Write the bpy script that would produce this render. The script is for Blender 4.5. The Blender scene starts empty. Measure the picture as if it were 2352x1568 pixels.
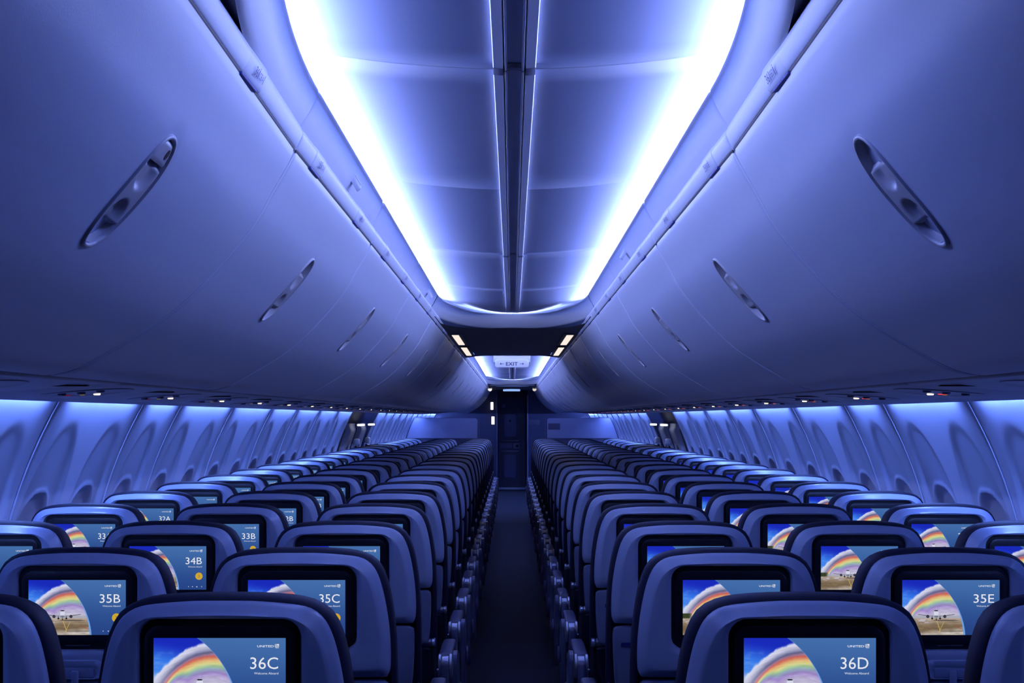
import bpy, math, random
import numpy as np
from mathutils import Matrix, Vector, Euler
random.seed(4)
sc = bpy.context.scene
C = sc.collection
PI = math.pi
H = 1.47            # eye height above the floor; section heights below are given relative to it
# ---------------------------------------------------------------- camera
cd = bpy.data.cameras.new('camera'); cam = bpy.data.objects.new('camera', cd); C.objects.link(cam)
cam.location = (-0.0045, 0, H); cam.rotation_euler = (PI/2, 0, 0)
cd.sensor_width = 36; cd.lens = 3100/2352*36; cd.shift_y = 175/2352; cd.clip_start = .05
sc.camera = cam
# ---------------------------------------------------------------- world, view
w = bpy.data.worlds.new('world'); sc.world = w; w.use_nodes = True
w.node_tree.nodes['Background'].inputs[0].default_value = (.02, .03, .1, 1)
w.node_tree.nodes['Background'].inputs[1].default_value = .02
vs = sc.view_settings
vs.view_transform = 'Standard'; vs.look = 'None'; vs.exposure = 0; vs.gamma = 1; vs.use_curve_mapping = False
# lamp colours and strengths (radiance of the LED strips)
COVE_WHITE = (.60, .66, 1.0);  S_COVE_WHITE = 40
COVE_BLUE  = (.11, .21, 1.0);  S_COVE_BLUE = 200
SIDE_COL   = (.16, .28, 1.0);  S_SIDE = 200
WARM       = (1.0, .87, .76);  S_WARM = 1.0

# ================================================================ helpers
def lin(c):
    c = np.asarray(c, float)/255.
    return tuple(np.where(c <= .04045, c/12.92, ((c+.055)/1.055)**2.4))
MATS = {}
def mat(name, col, rough=.5, metal=0., noise=0., nscale=60., bump=0., bscale=400., emit=None, es=1., spec=.5):
    m = bpy.data.materials.new(name); m.use_nodes = True
    nt = m.node_tree; b = nt.nodes['Principled BSDF']
    b.inputs['Base Color'].default_value = (*col, 1); b.inputs['Roughness'].default_value = rough
    b.inputs['Metallic'].default_value = metal
    b.inputs['Specular IOR Level'].default_value = spec
    if emit is not None:
        b.inputs['Emission Color'].default_value = (*emit, 1); b.inputs['Emission Strength'].default_value = es
    if noise or bump:
        tc = nt.nodes.new('ShaderNodeTexCoord')
    if noise:
        n = nt.nodes.new('ShaderNodeTexNoise'); n.inputs['Scale'].default_value = nscale; n.inputs['Detail'].default_value = 4
        nt.links.new(tc.outputs['Object'], n.inputs['Vector'])
        r = nt.nodes.new('ShaderNodeMapRange'); r.inputs['To Min'].default_value = 1-noise; r.inputs['To Max'].default_value = 1+noise
        nt.links.new(n.outputs['Fac'], r.inputs['Value'])
        x = nt.nodes.new('ShaderNodeVectorMath'); x.operation = 'SCALE'; x.inputs[0].default_value = col
        nt.links.new(r.outputs[0], x.inputs['Scale']); nt.links.new(x.outputs[0], b.inputs['Base Color'])
    if bump:
        n2 = nt.nodes.new('ShaderNodeTexNoise'); n2.inputs['Scale'].default_value = bscale
        nt.links.new(tc.outputs['Object'], n2.inputs['Vector'])
        bp = nt.nodes.new('ShaderNodeBump'); bp.inputs['Strength'].default_value = bump; bp.inputs['Distance'].default_value = .001
        nt.links.new(n2.outputs['Fac'], bp.inputs['Height']); nt.links.new(bp.outputs[0], b.inputs['Normal'])
    MATS[name] = m; return m
def emat(name, col, s):
    m = bpy.data.materials.new(name); m.use_nodes = True; nt = m.node_tree; nt.nodes.clear()
    e = nt.nodes.new('ShaderNodeEmission'); o = nt.nodes.new('ShaderNodeOutputMaterial')
    e.inputs[0].default_value = (*col, 1); e.inputs[1].default_value = s
    nt.links.new(e.outputs[0], o.inputs[0]); return m

M_BIN   = mat('white_bin_plastic', (.50, .54, .67), .42, noise=.02, nscale=8, bump=.15)
M_BEAD = mat('pale_bead', (.78, .80, .88), .5)
M_GASK = mat('bin_edge_bead', (.60, .64, .76), .45)  # paler than the bins: paints the light caught along their rounded joints
M_SEAM = mat('ceiling_bead', (.64, .68, .80), .5)
M_LINER = mat('ceiling_liner', (.58, .62, .75), .55, bump=.10, bscale=300)
M_SOFF  = mat('grey_soffit', (.14, .14, .18), .6, noise=.05)
M_WALL  = mat('sidewall_plastic', (.50, .54, .68), .5, noise=.02, nscale=10)
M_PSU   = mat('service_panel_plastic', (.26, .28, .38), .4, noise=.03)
M_SEAL  = mat('dark_seal', (.02, .02, .035), .6)
M_DARK  = mat('black_plastic', (.012, .012, .015), .35, noise=.1)
M_CAV   = mat('latch_grey', (.42, .42, .46), .35, noise=.02)
M_SHELL = mat('seat_shell_plastic', (.37, .43, .59), .30, noise=.04, nscale=30, bump=.1)
M_LOW   = mat('seat_lower_plastic', (.26, .29, .43), .42, noise=.04, nscale=30)
M_LEATH = mat('navy_leather', (.011, .011, .028), .6, noise=.12, nscale=50, bump=.3, bscale=250, spec=.3)
M_PAD   = mat('armrest_pad', (.05, .05, .10), .45, noise=.1)
M_ARM   = mat('armrest_plastic', (.11, .12, .19), .4, noise=.05)
M_METAL = mat('brushed_metal', (.42, .44, .52), .28, metal=.6, noise=.05)
M_CARP  = mat('aisle_carpet', (.020, .020, .030), .95, noise=.5, nscale=90, bump=.8, bscale=500)
M_NAVY  = mat('navy_print', (.05, .06, .25), .6, noise=.05)
M_TAG   = mat('blue_fabric_tag', (.03, .035, .22), .8, noise=.1)
M_DOOR  = mat('flight_deck_door', (.10, .10, .14), .5, noise=.05)
M_DPAN  = mat('door_inset', (.22, .22, .38), .5, noise=.04)
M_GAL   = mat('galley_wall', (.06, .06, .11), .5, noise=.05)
M_BULK  = mat('bulkhead_panel', (.27, .29, .42), .5, noise=.04, nscale=6)
M_SIGN  = mat('exit_sign_face', (.62, .62, .70), .5, emit=(.35, .42, .75), es=.45)
M_SIGNB = mat('exit_sign_body', (.75, .75, .78), .4)
M_INK   = mat('exit_ink', (.05, .02, .10), .6)
E_CW = emat('cove_white_led', COVE_WHITE, S_COVE_WHITE)
E_CB = emat('cove_blue_led', COVE_BLUE, S_COVE_BLUE)
E_CE = emat('end_cove_led', (.36, .46, 1.0), 60)
E_SD = emat('sidewall_led', SIDE_COL, S_SIDE)
E_WARM = emat('warm_lamp', WARM, S_WARM*1.0)
E_READ = emat('reading_lamp', (1.0, .80, .50), 2.2)
E_DIM = emat('dim_reading_lamp', (1.0, .8, .55), .10)
E_RED = emat('red_sign_lamp', (1.0, .07, .09), .9)
E_COOL = emat('cool_lamp', (.30, .50, 1.0), 1.0)
E_WHITE = emat('white_lamp', (.95, .97, 1.0), 1.3)
E_TXT = emat('screen_white_text', lin((226, 228, 236)), 1.)
E_YEL = emat('screen_yellow', lin((205, 165, 50)), 1.)
E_CHEV = emat('screen_chevron', lin((50, 75, 110)), 1.)

def mesh(name, V, F, m, angle=40, smooth=True):
    me = bpy.data.meshes.new(name)
    me.from_pydata([tuple(map(float, v)) for v in V], [], [tuple(map(int, f)) for f in F])
    me.validate()
    if smooth:
        me.polygons.foreach_set('use_smooth', [True]*len(me.polygons))
        me.set_sharp_from_angle(angle=math.radians(angle))
    if isinstance(m, (list, tuple)):
        for k in m: me.materials.append(k)
    else: me.materials.append(m)
    me.update(); return me
def put(name, me, parent=None, loc=(0, 0, 0), rot=(0, 0, 0)):
    o = bpy.data.objects.new(name, me); C.objects.link(o)
    o.location = loc; o.rotation_euler = rot
    if parent is not None: o.parent = parent
    return o
def thing(name, label, cat, loc=(0, 0, 0), group=None, rz=0):
    o = bpy.data.objects.new(name, None); C.objects.link(o); o.location = loc; o.rotation_euler = (0, 0, rz)
    o.empty_display_size = .1
    o['label'] = label; o['category'] = cat
    if group: o['group'] = group
    return o
def tag(o, label, cat, group=None):
    o['label'] = label; o['category'] = cat
    if group: o['group'] = group
    return o
def struct(o, label=None):
    o['kind'] = 'structure'
    if label: o['label'] = label
    return o
class MB:
    def __init__(s): s.V = []; s.F = []
    def add(s, V, F):
        n = len(s.V); s.V += [tuple(v) for v in V]; s.F += [tuple(i+n for i in f) for f in F]; return s
    def grid(s, P, flip=False, closed=False):
        P = np.asarray(P); a, b, _ = P.shape; F = []
        for i in range(a-1):
            for j in range(b if closed else b-1):
                j2 = (j+1) % b
                f = (i*b+j, i*b+j2, (i+1)*b+j2, (i+1)*b+j)
                F.append(f[::-1] if flip else f)
        return s.add(P.reshape(-1, 3), F)
    def loft(s, loops, cap0=True, cap1=True, flip=False):
        P = np.asarray(loops); a, b, _ = P.shape; n = len(s.V)
        s.grid(P, flip=flip, closed=True)
        f0 = tuple(n+j for j in range(b)); f1 = tuple(n+(a-1)*b+j for j in range(b))
        if cap0: s.F.append(f0 if flip else f0[::-1])
        if cap1: s.F.append(f1[::-1] if flip else f1)
        return s
    def box(s, c, d, r=0., seg=3):
        """box centred at c with full size d and rounded vertical-section edges of radius r"""
        c = np.array(c, float); d = np.array(d, float)/2
        if r <= 0:
            V = [c+d*np.array((x, y, z)) for x in (-1, 1) for y in (-1, 1) for z in (-1, 1)]
            return s.add(V, [(0, 1, 3, 2), (4, 6, 7, 5), (0, 4, 5, 1), (2, 3, 7, 6), (0, 2, 6, 4), (1, 5, 7, 3)])
        r = min(r, min(d)*.98); bm_loops = []
        for k in range(seg+1):
            a = PI/2*k/seg
            bm_loops.append((r-r*math.sin(a), -d[2]+r-r*math.cos(a)) if False else (r*(1-math.sin(a)), -d[2]+r*(1-math.cos(a))))
        bm_loops += [(i, -z) for i, z in bm_loops[::-1]]
        loops = []
        for ins, z in bm_loops:
            L = []
            for sx, sy, a0 in ((1, 1, 0), (-1, 1, PI/2), (-1, -1, PI), (1, -1, 1.5*PI)):
                for q in range(seg+1):
                    a = a0+PI/2*q/seg; rr = max(r-ins, 1e-5)
                    L.append((c[0]+sx*(d[0]-r)+rr*math.cos(a), c[1]+sy*(d[1]-r)+rr*math.sin(a), c[2]+z))
            loops.append(L)
        return s.loft(loops)
    def cyl(s, p0, p1, r, n=16, bev=.0):
        p0 = Vector(p0); p1 = Vector(p1); ax = (p1-p0).normalized()
        u = ax.orthogonal().normalized(); v = ax.cross(u)
        loops = []
        L = (p1-p0).length
        st = [(0, r-bev), (bev, r), (L-bev, r), (L, r-bev)] if bev else [(0, r), (L, r)]
        for t, rr in st:
            loops.append([tuple(p0+ax*t+(u*math.cos(2*PI*k/n)+v*math.sin(2*PI*k/n))*rr) for k in range(n)])
        return s.loft(loops)
    def make(s, name, m, angle=40): return mesh(name, s.V, s.F, m, angle)
def crom(P, n=8):
    P = [np.array(p, float) for p in P]; P = [2*P[0]-P[1]]+P+[2*P[-1]-P[-2]]; out = []
    for i in range(1, len(P)-2):
        for k in range(n):
            t = k/n; a, b, c, d = P[i-1:i+3]
            out.append(.5*((2*b)+(-a+c)*t+(2*a-5*b+4*c-d)*t*t+(-a+3*b-3*c+d)*t**3))
    out.append(P[-2]); return np.array(out)
def resample(P, n):
    P = np.asarray(P, float); s = np.r_[0, np.cumsum(np.linalg.norm(np.diff(P, axis=0), axis=1))]
    t = np.linspace(0, s[-1], n) if np.isscalar(n) else np.asarray(n)
    return np.stack([np.interp(t, s, P[:, k]) for k in range(P.shape[1])], 1)
def arclen(P): return float(np.linalg.norm(np.diff(P, axis=0), axis=1).sum())
def offset_closed(P, d):
    """outward offset of a counter-clockwise closed 2D outline"""
    P = np.asarray(P, float); t = np.roll(P, -1, 0)-np.roll(P, 1, 0); t /= np.linalg.norm(t, axis=1)[:, None]
    return P+np.stack([t[:, 1], -t[:, 0]], 1)*d
def rrect(x0, x1, z0, z1, r, n=6):
    L = []
    for cx, cz, a0 in ((x1-r, z1-r, 0), (x0+r, z1-r, PI/2), (x0+r, z0+r, PI), (x1-r, z0+r, 1.5*PI)):
        for q in range(n+1):
            a = a0+PI/2*q/n; L.append((cx+r*math.cos(a), cz+r*math.sin(a)))
    return np.array(L)
def ssm(a, b, x):
    t = np.clip((x-a)/(b-a), 0, 1); return t*t*(3-2*t)
def ordinal(n):
    return ['first', 'second', 'third', 'fourth', 'fifth', 'sixth', 'seventh', 'eighth', 'ninth', 'tenth', 'eleventh', 'twelfth',
            'thirteenth', 'fourteenth', 'fifteenth', 'sixteenth', 'seventeenth', 'eighteenth', 'nineteenth', 'twentieth',
            'twenty-first', 'twenty-second', 'twenty-third', 'twenty-fourth'][n-1]
def text_bm(s, height, width=None, align='L', bold=0., rot='screen'):
    """text laid in the XZ plane facing -Y; returns verts, faces. align L/R/C about x=0, baseline z=0"""
    cu = bpy.data.curves.new('t', 'FONT'); cu.body = s; cu.size = 1; cu.resolution_u = 3; cu.offset = bold
    o = bpy.data.objects.new('t', cu); C.objects.link(o)
    me = bpy.data.meshes.new_from_object(o.evaluated_get(bpy.context.evaluated_depsgraph_get()))
    V = np.array([v.co[:] for v in me.vertices]); F = [tuple(p.vertices) for p in me.polygons]
    bpy.data.objects.remove(o); bpy.data.curves.remove(cu); bpy.data.meshes.remove(me)
    V[:, 0] -= V[:, 0].min()
    k = height/.73                                  # cap height of the built-in face
    V *= k
    if width: V[:, 0] *= width/V[:, 0].max()
    wd = V[:, 0].max()
    V[:, 0] -= {'L': 0, 'R': wd, 'C': wd/2}[align]
    W = np.stack([V[:, 0], np.zeros(len(V)), V[:, 1]], 1)
    return W, F, wd

# ================================================================ section curves (X from the centre line, Z relative to eye)
BIN = crom([(.433, .529), (.4505, .495), (.478, .448), (.507, .395), (.5435, .3455), (.587, .296), (.633, .248), (.686, .203),
            (.749, .162), (.802, .1305), (.862, .098), (.905, .086), (.934, .083)], 8)
LB = arclen(BIN)
def bin_pt(s):
    """point and outward normal (towards the cabin) at arc length s"""
    P = resample(BIN, np.array([max(s-.002, 0), s, min(s+.002, LB)])); t = P[2]-P[0]; t /= np.linalg.norm(t)
    return P[1], np.array((-t[1]*-1, t[0]*-1))*-1 if False else np.array((t[1], -t[0]))
def wallx(Z): return 1.7645*np.sqrt(np.clip(1-((Z+.8)/1.74)**2, 0, 1))
def taper(y): return 1-.0495*np.clip(2.68-y, 0, 3)
TUBS = [(1.2, 2.70, 7.19, 8.57, .392, .400), (12.2, 12.2, 21.9, 23.5, .405, .415)]
def soffz(x): return .575-.17*x*x

# ================================================================ structure: floor, shell, end walls
struct(put('floor', mesh('floor', [(-1.75, -2, 0), (1.75, -2, 0), (1.75, 29, 0), (-1.75, 29, 0)], [(0, 1, 2, 3)], M_CARP)))
for s, nm in ((-1, 'wall_left'), (1, 'wall_right')):        # outer skin behind the sidewall panels
    Z = np.linspace(-1.47, .92, 26); P = []
    for y in (-2, 29):
        P.append([(s*(wallx(z)+.16 if z < .2 else 1.7-.6*(z-.2)), y, H+z) for z in Z])
    b = MB().grid(np.array(P), flip=(s > 0)); struct(put(nm, b.make(nm, M_GAL)))
b = MB(); b.box((0, 14, H+.95), (3.6, 32, .03)); struct(put('ceiling', b.make('ceiling', M_GAL)))
b = MB(); b.box((0, -2, H-.26), (3.8, .04, 2.5)); struct(put('wall_back', b.make('wall_back', M_GAL)))

# ---- ceiling liners of the two lit tubs, with frame seams
def ceilz(x): return .667+.033*(np.abs(x)/.389)**2
SEAMS = [[2.57, 3.93, 5.5, 7.06], [13.6, 15.1, 16.7, 18.2, 19.8, 21.3]]
for ti, (y0, y1, y2, y3, xa, xb) in enumerate(TUBS):
    ys = sorted(set([y0-.25 if ti == 0 else y0, y3+.1]+[q for sm in SEAMS[ti] for q in (sm-.009, sm-.004, sm, sm+.004, sm+.009)]
                    + list(np.arange(y0, y3-.3, .25))+[y3-.3, y3-.2, y3-.12, y3-.05, y3, y3+.03, y3+.06, y3+.1, y3+.13]))
    xs = np.linspace(-.54, .54, 61); P = []
    for y in ys:
        dip = 0
        for sm in SEAMS[ti]:
            if abs(y-sm) < .0045: dip = -.0035
        e = max(0, y-(y3-.05))
        P.append([(x, y, H+ceilz(x)+dip-.6*e*e) for x in xs])
    b = MB().grid(np.array(P), flip=False)
    # outer returns of the cove down to the trough
    for s in (-1, 1):
        P = [[(s*.54, y, H+ceilz(.54)), (s*.545, y, H+.66), (s*.535, y, H+.60), (s*.48, y, H+.59)] for y in (y0-.1, y3+.1)]
        q_ = MB().grid(np.array(P), flip=(s > 0)); struct(put('ceiling_cove_return', q_.make('cove_return', M_SEAL)))  # unseen; made near-black to soak up stray strip light
    if ti == 1: b.grid(np.array([[(x, y0, H+z) for x in np.linspace(-.54, .54, 31)] for z in (.56, .78)]))
    o = struct(put('ceiling_%s' % ('aft' if ti == 0 else 'fore'), b.make('ceil', M_LINER, 60)))

for ti in (0, 1):
    for sm in SEAMS[ti]:
        xs = np.r_[np.linspace(-.535, -.04, 26)]; 
        b = MB()
        for sg in (-1, 1):
            b.grid(np.array([[(sg*-x, sm+dy, H+ceilz(x)-dz) for x in xs] for dy, dz in ((-.0055, -.001), (-.0035, .0025), (.0035, .0025), (.0055, -.001))]), flip=(sg > 0))
        struct(put('ceiling_seam', b.make('seam', M_SEAM, 70)))
# ---- central rail under each liner
prof = [(-.0405, .008), (-.0405, -.0050), (-.0388, -.0068), (-.022, -.0083), (-.0205, .004), (-.019, .004), (-.0175, -.010), (-.0145, -.010), (-.0135, .006), (-.006, .009),
        (.006, .009), (.0135, .006), (.0145, -.010), (.0175, -.010), (.019, .004), (.0205, .004), (.022, -.0083), (.0388, -.0068), (.0405, -.0050), (.0405, .008)]
def rail_part(y0, y1, sink=0.):
    return MB().grid(np.array([[(x, y, H+.6635+z-sink) for x, z in prof] for y in (y0, y1)]), flip=False)
n = 1
for ti, cuts in enumerate(([1.0, 2.555, 5.49, 8.36], [12.25, 17.5, 23.3])):
    for a, b_ in zip(cuts[:-1], cuts[1:]):
        r = struct(put('trim_%d' % n, rail_part(a, b_-.012).make('rail', M_BEAD, 30)), 'long grooved rail on the ceiling centre line'); n += 1
        if b_ != cuts[-1]:
            P = [[(x, y, H+.6600+z*.6) for x, z in prof] for y in (b_-.02, b_+.03)]
            put('rail_joint', MB().grid(np.array(P)).make('joint', M_ARM, 30), r)

# ---- cove valance: profile swept round the tub
VAL = [(.056, .569), (.045, .574), (.0265, .598), (.0125, .622), (.003, .643), (0, .653), (.0015, .658), (.006, .661), (.011, .659), (.014, .650), (.022, .62), (.05, .598), (.095, .595)]
VAL = crom(VAL, 3)
def sup(L, n=26, p=2.5, q=1.78):
    out = []
    for k in range(n+1):
        a = PI/2*k/n; x = max(math.cos(a), 0)**(2/p); t = max(math.sin(a), 0)**(2/q); out.append((x, t*L))
    return out
def sweep(path, flip=False):
    path = np.array(path, float)
    t = np.gradient(path, axis=0); t /= np.linalg.norm(t, axis=1)[:, None]
    nrm = np.stack([t[:, 1], -t[:, 0]], 1)           # to the right of travel = outward for a forward run on the right side
    P = [[(p[0]+nn[0]*o, p[1]+nn[1]*o, H+z) for o, z in VAL] for p, nn in zip(path, nrm)]
    return np.array(P)
def valance_seg(s, pts, cuts=True):
    P = sweep(pts); 
    if cuts:                                         # soften both ends so joints read as rounded notches
        m = len(pts)
        for idx, k in ((0, .010), (1, .005), (2, .002), (m-3, .002), (m-2, .005), (m-1, .010)):
            P[idx, :, 0] += k*np.sign(P[idx, :, 0]); P[idx, :, 2] -= k*.6
    b = MB(); 
    if s < 0: P = P*np.array((-1, 1, 1))
    b.grid(P, flip=(s < 0)); return b
VJ = [[2.70, 4.11, 5.70, 7.19], [12.25, 13.7, 15.2, 16.8, 18.4, 20.1, 21.9]]
sd = {-1: 'left', 1: 'right'}
for ti, (y0, y1, y2, y3, xa, xb) in enumerate(TUBS):
    J = VJ[ti]
    for s in (-1, 1):
        for k in range(len(J)-1):
            a, c = J[k]+.004, J[k+1]-.004
            pts = [(xa+(xb-xa)*(y-y1)/(y2-y1), y) for y in (a, a+.004, a+.012, a+.03, (a+c)/2, c-.03, c-.012, c-.004, c)]
            b = valance_seg(s, pts)
            where = '%s white cove valance panel along the %s lit ceiling, %s from the camera' % (sd[s], 'near' if ti == 0 else 'far', ordinal(k+1))
            tag(put('cove_valance', b.make('valance', M_BIN, 60)), where, 'cove panel', 'white valance panels along the lit ceiling')
    # end pieces, one mesh round each rounded end
    ends = [(y2, y3, xb, 1)]
    if ti == 0: ends.append((y1, y0, xa, -1))
    for ya, yb, xe, dr in ends:
        q = sup(abs(yb-ya), p=2.5 if ti == 0 else 3.4, q=1.78 if ti == 0 else 1.5)
        R = [(xe*x, ya+dr*t) for x, t in q]
        path = R+[(-x, y) for x, y in R[::-1][1:]]
        if dr < 0: path = path[::-1]; 
        P = np.array(path); t = np.gradient(P, axis=0); t /= np.maximum(np.linalg.norm(t, axis=1), 1e-9)[:, None]
        nrm = np.stack([t[:, 1], -t[:, 0]], 1)
        G = np.array([[(p[0]+nn[0]*o, p[1]+nn[1]*o, H+z) for o, z in VAL] for p, nn in zip(P, nrm)])
        lab = {(0, 1): 'broad curved white valance closing the front end of the near lit ceiling',
               (0, -1): 'curved white valance closing the near end of the lit ceiling, at the top edge',
               (1, 1): 'small curved white valance closing the far lit ceiling above the front door'}[(ti, dr)]
        tag(put('curved_valance', MB().grid(G).make('valance_end', M_BIN, 60)), lab, 'cove panel')
        # soffit between the curve and the bins
        SP = []
        for s in (-1, 1):
            pass
        yy = [y for x, y in R]; b = MB()
        for s in (-1, 1):
            rows = []
            for (x, y) in R:
                xi = x+.045; xx = np.linspace(min(xi, .415), .420, 6)
                if dr < 0: xx = np.linspace(min(x+.050, .44), .47, 6)
                rows.append([(s*v, y+dr*.03, H+(soffz(v)-.004 if dr > 0 else .583)) for v in xx])
            b.grid(np.array(rows), flip=((s > 0) == (dr > 0)))
        struct(put('ceiling_soffit', b.make('soffit', M_SOFF if dr > 0 else M_PSU)))
def soffit(y0, y1, nm):
    xs = np.linspace(-.420, .420, 25)
    b = MB().grid(np.array([[(x, y, H+soffz(x)-.004) for x in xs] for y in (y0, y1)]))
    b.grid(np.array([[(x, y1, H+z+soffz(x)-.004) for x in xs] for z in (0, .12)]))
    return struct(put(nm, b.make('soffit', M_SOFF)))
soffit(-2, 1.2, 'ceiling_soffit_aft'); soffit(8.57, 12.2, 'ceiling_soffit_middle'); soffit(23.5, 28.6, 'ceiling_soffit_front')

# ---- cove LED strips (hidden in the trough behind the valance)
def strip(path, zc, wv, nz, m, nm, label, grp):
    """thin LED ribbon following path; face turned by nz: (inboard, up)"""
    P = np.array(path, float); t = np.gradient(P, axis=0); t /= np.linalg.norm(t, axis=1)[:, None]
    nrm = np.stack([t[:, 1], -t[:, 0]], 1); a = np.array(nz, float); a /= np.linalg.norm(a)
    tx, tz = -a[1], a[0]
    rows = []
    for p, nn in zip(P, nrm):
        rows.append([(p[0]+nn[0]*(-tx)*k*wv/2, p[1]+nn[1]*(-tx)*k*wv/2, H+zc+tz*k*wv/2) for k in (-1, 1)])
    return rows
for ti, (y0, y1, y2, y3, xa, xb) in enumerate(TUBS):
    for s in (-1, 1):
        for (dx, zc, wv, m, nm, wd) in ((.086, .689, .056, E_CW, 'white_cove_light', 'white'), (.009, .6655, .006, E_CB, 'blue_cove_light', 'blue')):
            ya, yb = (y1, y3-.58)
            if ti == 1: ya = y0+.05
            ys = np.linspace(ya, yb, 9)
            rows = []
            for y in ys:
                x = xa+(xb-xa)*(y-y1)/(y2-y1)+dx
                rows.append([(s*(x-wv*.15), y, H+zc-wv*.48), (s*(x+wv*.15), y, H+zc+wv*.48)])
            b = MB().grid(np.array(rows), flip=(s > 0))
            tag(put(nm, b.make(nm, m)), '%s %s light strip hidden behind the %s cove valance' % ('long' if ti == 0 else 'far', wd, sd[s]), 'light strip')
# the strips carry on round the near rounded end
q = sup(1.5); P0 = [(.392*x, 2.70-t) for x, t in q if x > .55]
for s in (-1, 1):
    P = np.array(P0); t = np.gradient(P, axis=0); t /= np.linalg.norm(t, axis=1)[:, None]; nr = np.stack([-t[:, 1], t[:, 0]], 1)
    for off_, zc, wv, m, nm, wd in ((.086, .689, .056, E_CW, 'white_cove_light', 'white'), (.009, .6655, .006, E_CB, 'blue_cove_light', 'blue')):
        rows = [[(s*(p[0]+n_[0]*off_), p[1]+n_[1]*off_, H+zc-wv*.48), (s*(p[0]+n_[0]*off_), p[1]+n_[1]*off_, H+zc+wv*.48)] for p, n_ in zip(P, nr)]
        tag(put(nm, MB().grid(np.array(rows), flip=(s < 0)).make(nm, m)), 'curved %s light strip behind the %s near end of the lit ceiling' % (wd, sd[s]), 'light strip')
# the strips taper round the far rounded ends
for ti, (yb, xe, L) in enumerate(((8.57, .40, 1.38), (23.5, .415, 1.6))):
    q = sup(L, p=2.5 if ti == 0 else 3.4, q=1.78 if ti == 0 else 1.5); R = [(xe*x, yb-L+t) for x, t in q]
    def offs(P, o):
        P = np.array(P); t = np.gradient(P, axis=0); t /= np.linalg.norm(t, axis=1)[:, None]
        return [(p[0]-(-tt[1])*o, p[1]+(-tt[0])*o) for p, tt in zip(P, t)]
    full = R+[(-x, y) for x, y in R[::-1][1:]]
    F_ = [p for p, f in zip(offs(full, .020), full) if abs(f[0]) < .75*xe]; rows = [[(x, y, H+.651), (x, y, H+.659)] for x, y in F_]
    tag(put('end_cove_light', MB().grid(np.array(rows)).make('end_light', E_CE)),
        'slim blue light strip behind the %s curved valance' % ('near' if ti == 0 else 'far'), 'light strip')

# ---- small oval lenses on the valance
def lens(s, y, label):
    b = MB(); loops = []
    for o, k in ((-.004, 1.0), (.004, 1.0), (.009, .93), (.011, .8)):
        L = []
        for q in range(28):
            a = 2*PI*q/28; u = math.cos(a)*.018*k; v = math.sin(a)*.034*k
            L.append((s*(-o), u, v))
        loops.append(L)
    b.loft(loops, flip=(s > 0)); me = b.make('lens_body', M_BIN)
    t = thing('cabin_sensor', label, 'sensor', (s*.4155, y, H+.612), 'oval sensors on the cove valances')
    t.rotation_euler = (0, s*.5, 0)
    put('housing', me, t)
    b = MB(); loops = []
    for o, k in ((.010, .72), (.0135, .68), (.0145, .55)):
        loops.append([(s*(-o), .020*k*math.cos(2*PI*q/24), .034*k*math.sin(2*PI*q/24)) for q in range(24)])
    b.loft(loops, flip=(s > 0)); put('lens', b.make('lens', M_CAV), t)
lens(-1, 3.47, 'small oval sensor on the left cove valance, nearest the camera')
lens(-1, 6.6, 'small oval sensor on the left cove valance, near the curved end')
lens(1, 4.98, 'small oval sensor on the right cove valance')

# ================================================================ overhead bins
JA = [-.40, 1.16, 2.68, 4.12, 5.70, 7.24, 8.77, 10.29, 11.81, 13.34, 14.86, 16.39, 17.91, 19.43, 20.96, 22.5, 24.0, 25.5, 27.1]
# latch centre along the section
SL0, SL1 = .155, .345
SLC = (SL0+SL1)/2; LA, LBW = .100, .050        # half length along the section, half width along the cabin
def stad(u, v, k=1.):                          # implicit rounded-oblong, <1 inside
    return (abs(u)/(LA*k))**2.6+(abs(v)/(LBW*k))**2.4
def latch_ring(k, n=40):
    out = []
    for q in range(n):
        a = 2*PI*q/n; c, s_ = math.cos(a), math.sin(a)
        out.append((LA*k*np.sign(c)*abs(c)**(2/2.6), LBW*k*np.sign(s_)*abs(s_)**(2/2.4)))
    return out
SS = np.array([max(0., x) for x in np.linspace(0, LB, 400)])
BP = resample(BIN, SS); BT = np.gradient(BP, axis=0); BT /= np.linalg.norm(BT, axis=1)[:, None]
def surf(s, h=0.):
    """section point at arc length s lifted h towards the cabin"""
    x = np.interp(s, SS, BP[:, 0]); z = np.interp(s, SS, BP[:, 1]); tx = np.interp(s, SS, BT[:, 0]); tz = np.interp(s, SS, BT[:, 1])
    l = math.hypot(tx, tz); return x+(tz/l)*h, z-(tx/l)*h
BINCACHE = {}
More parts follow.
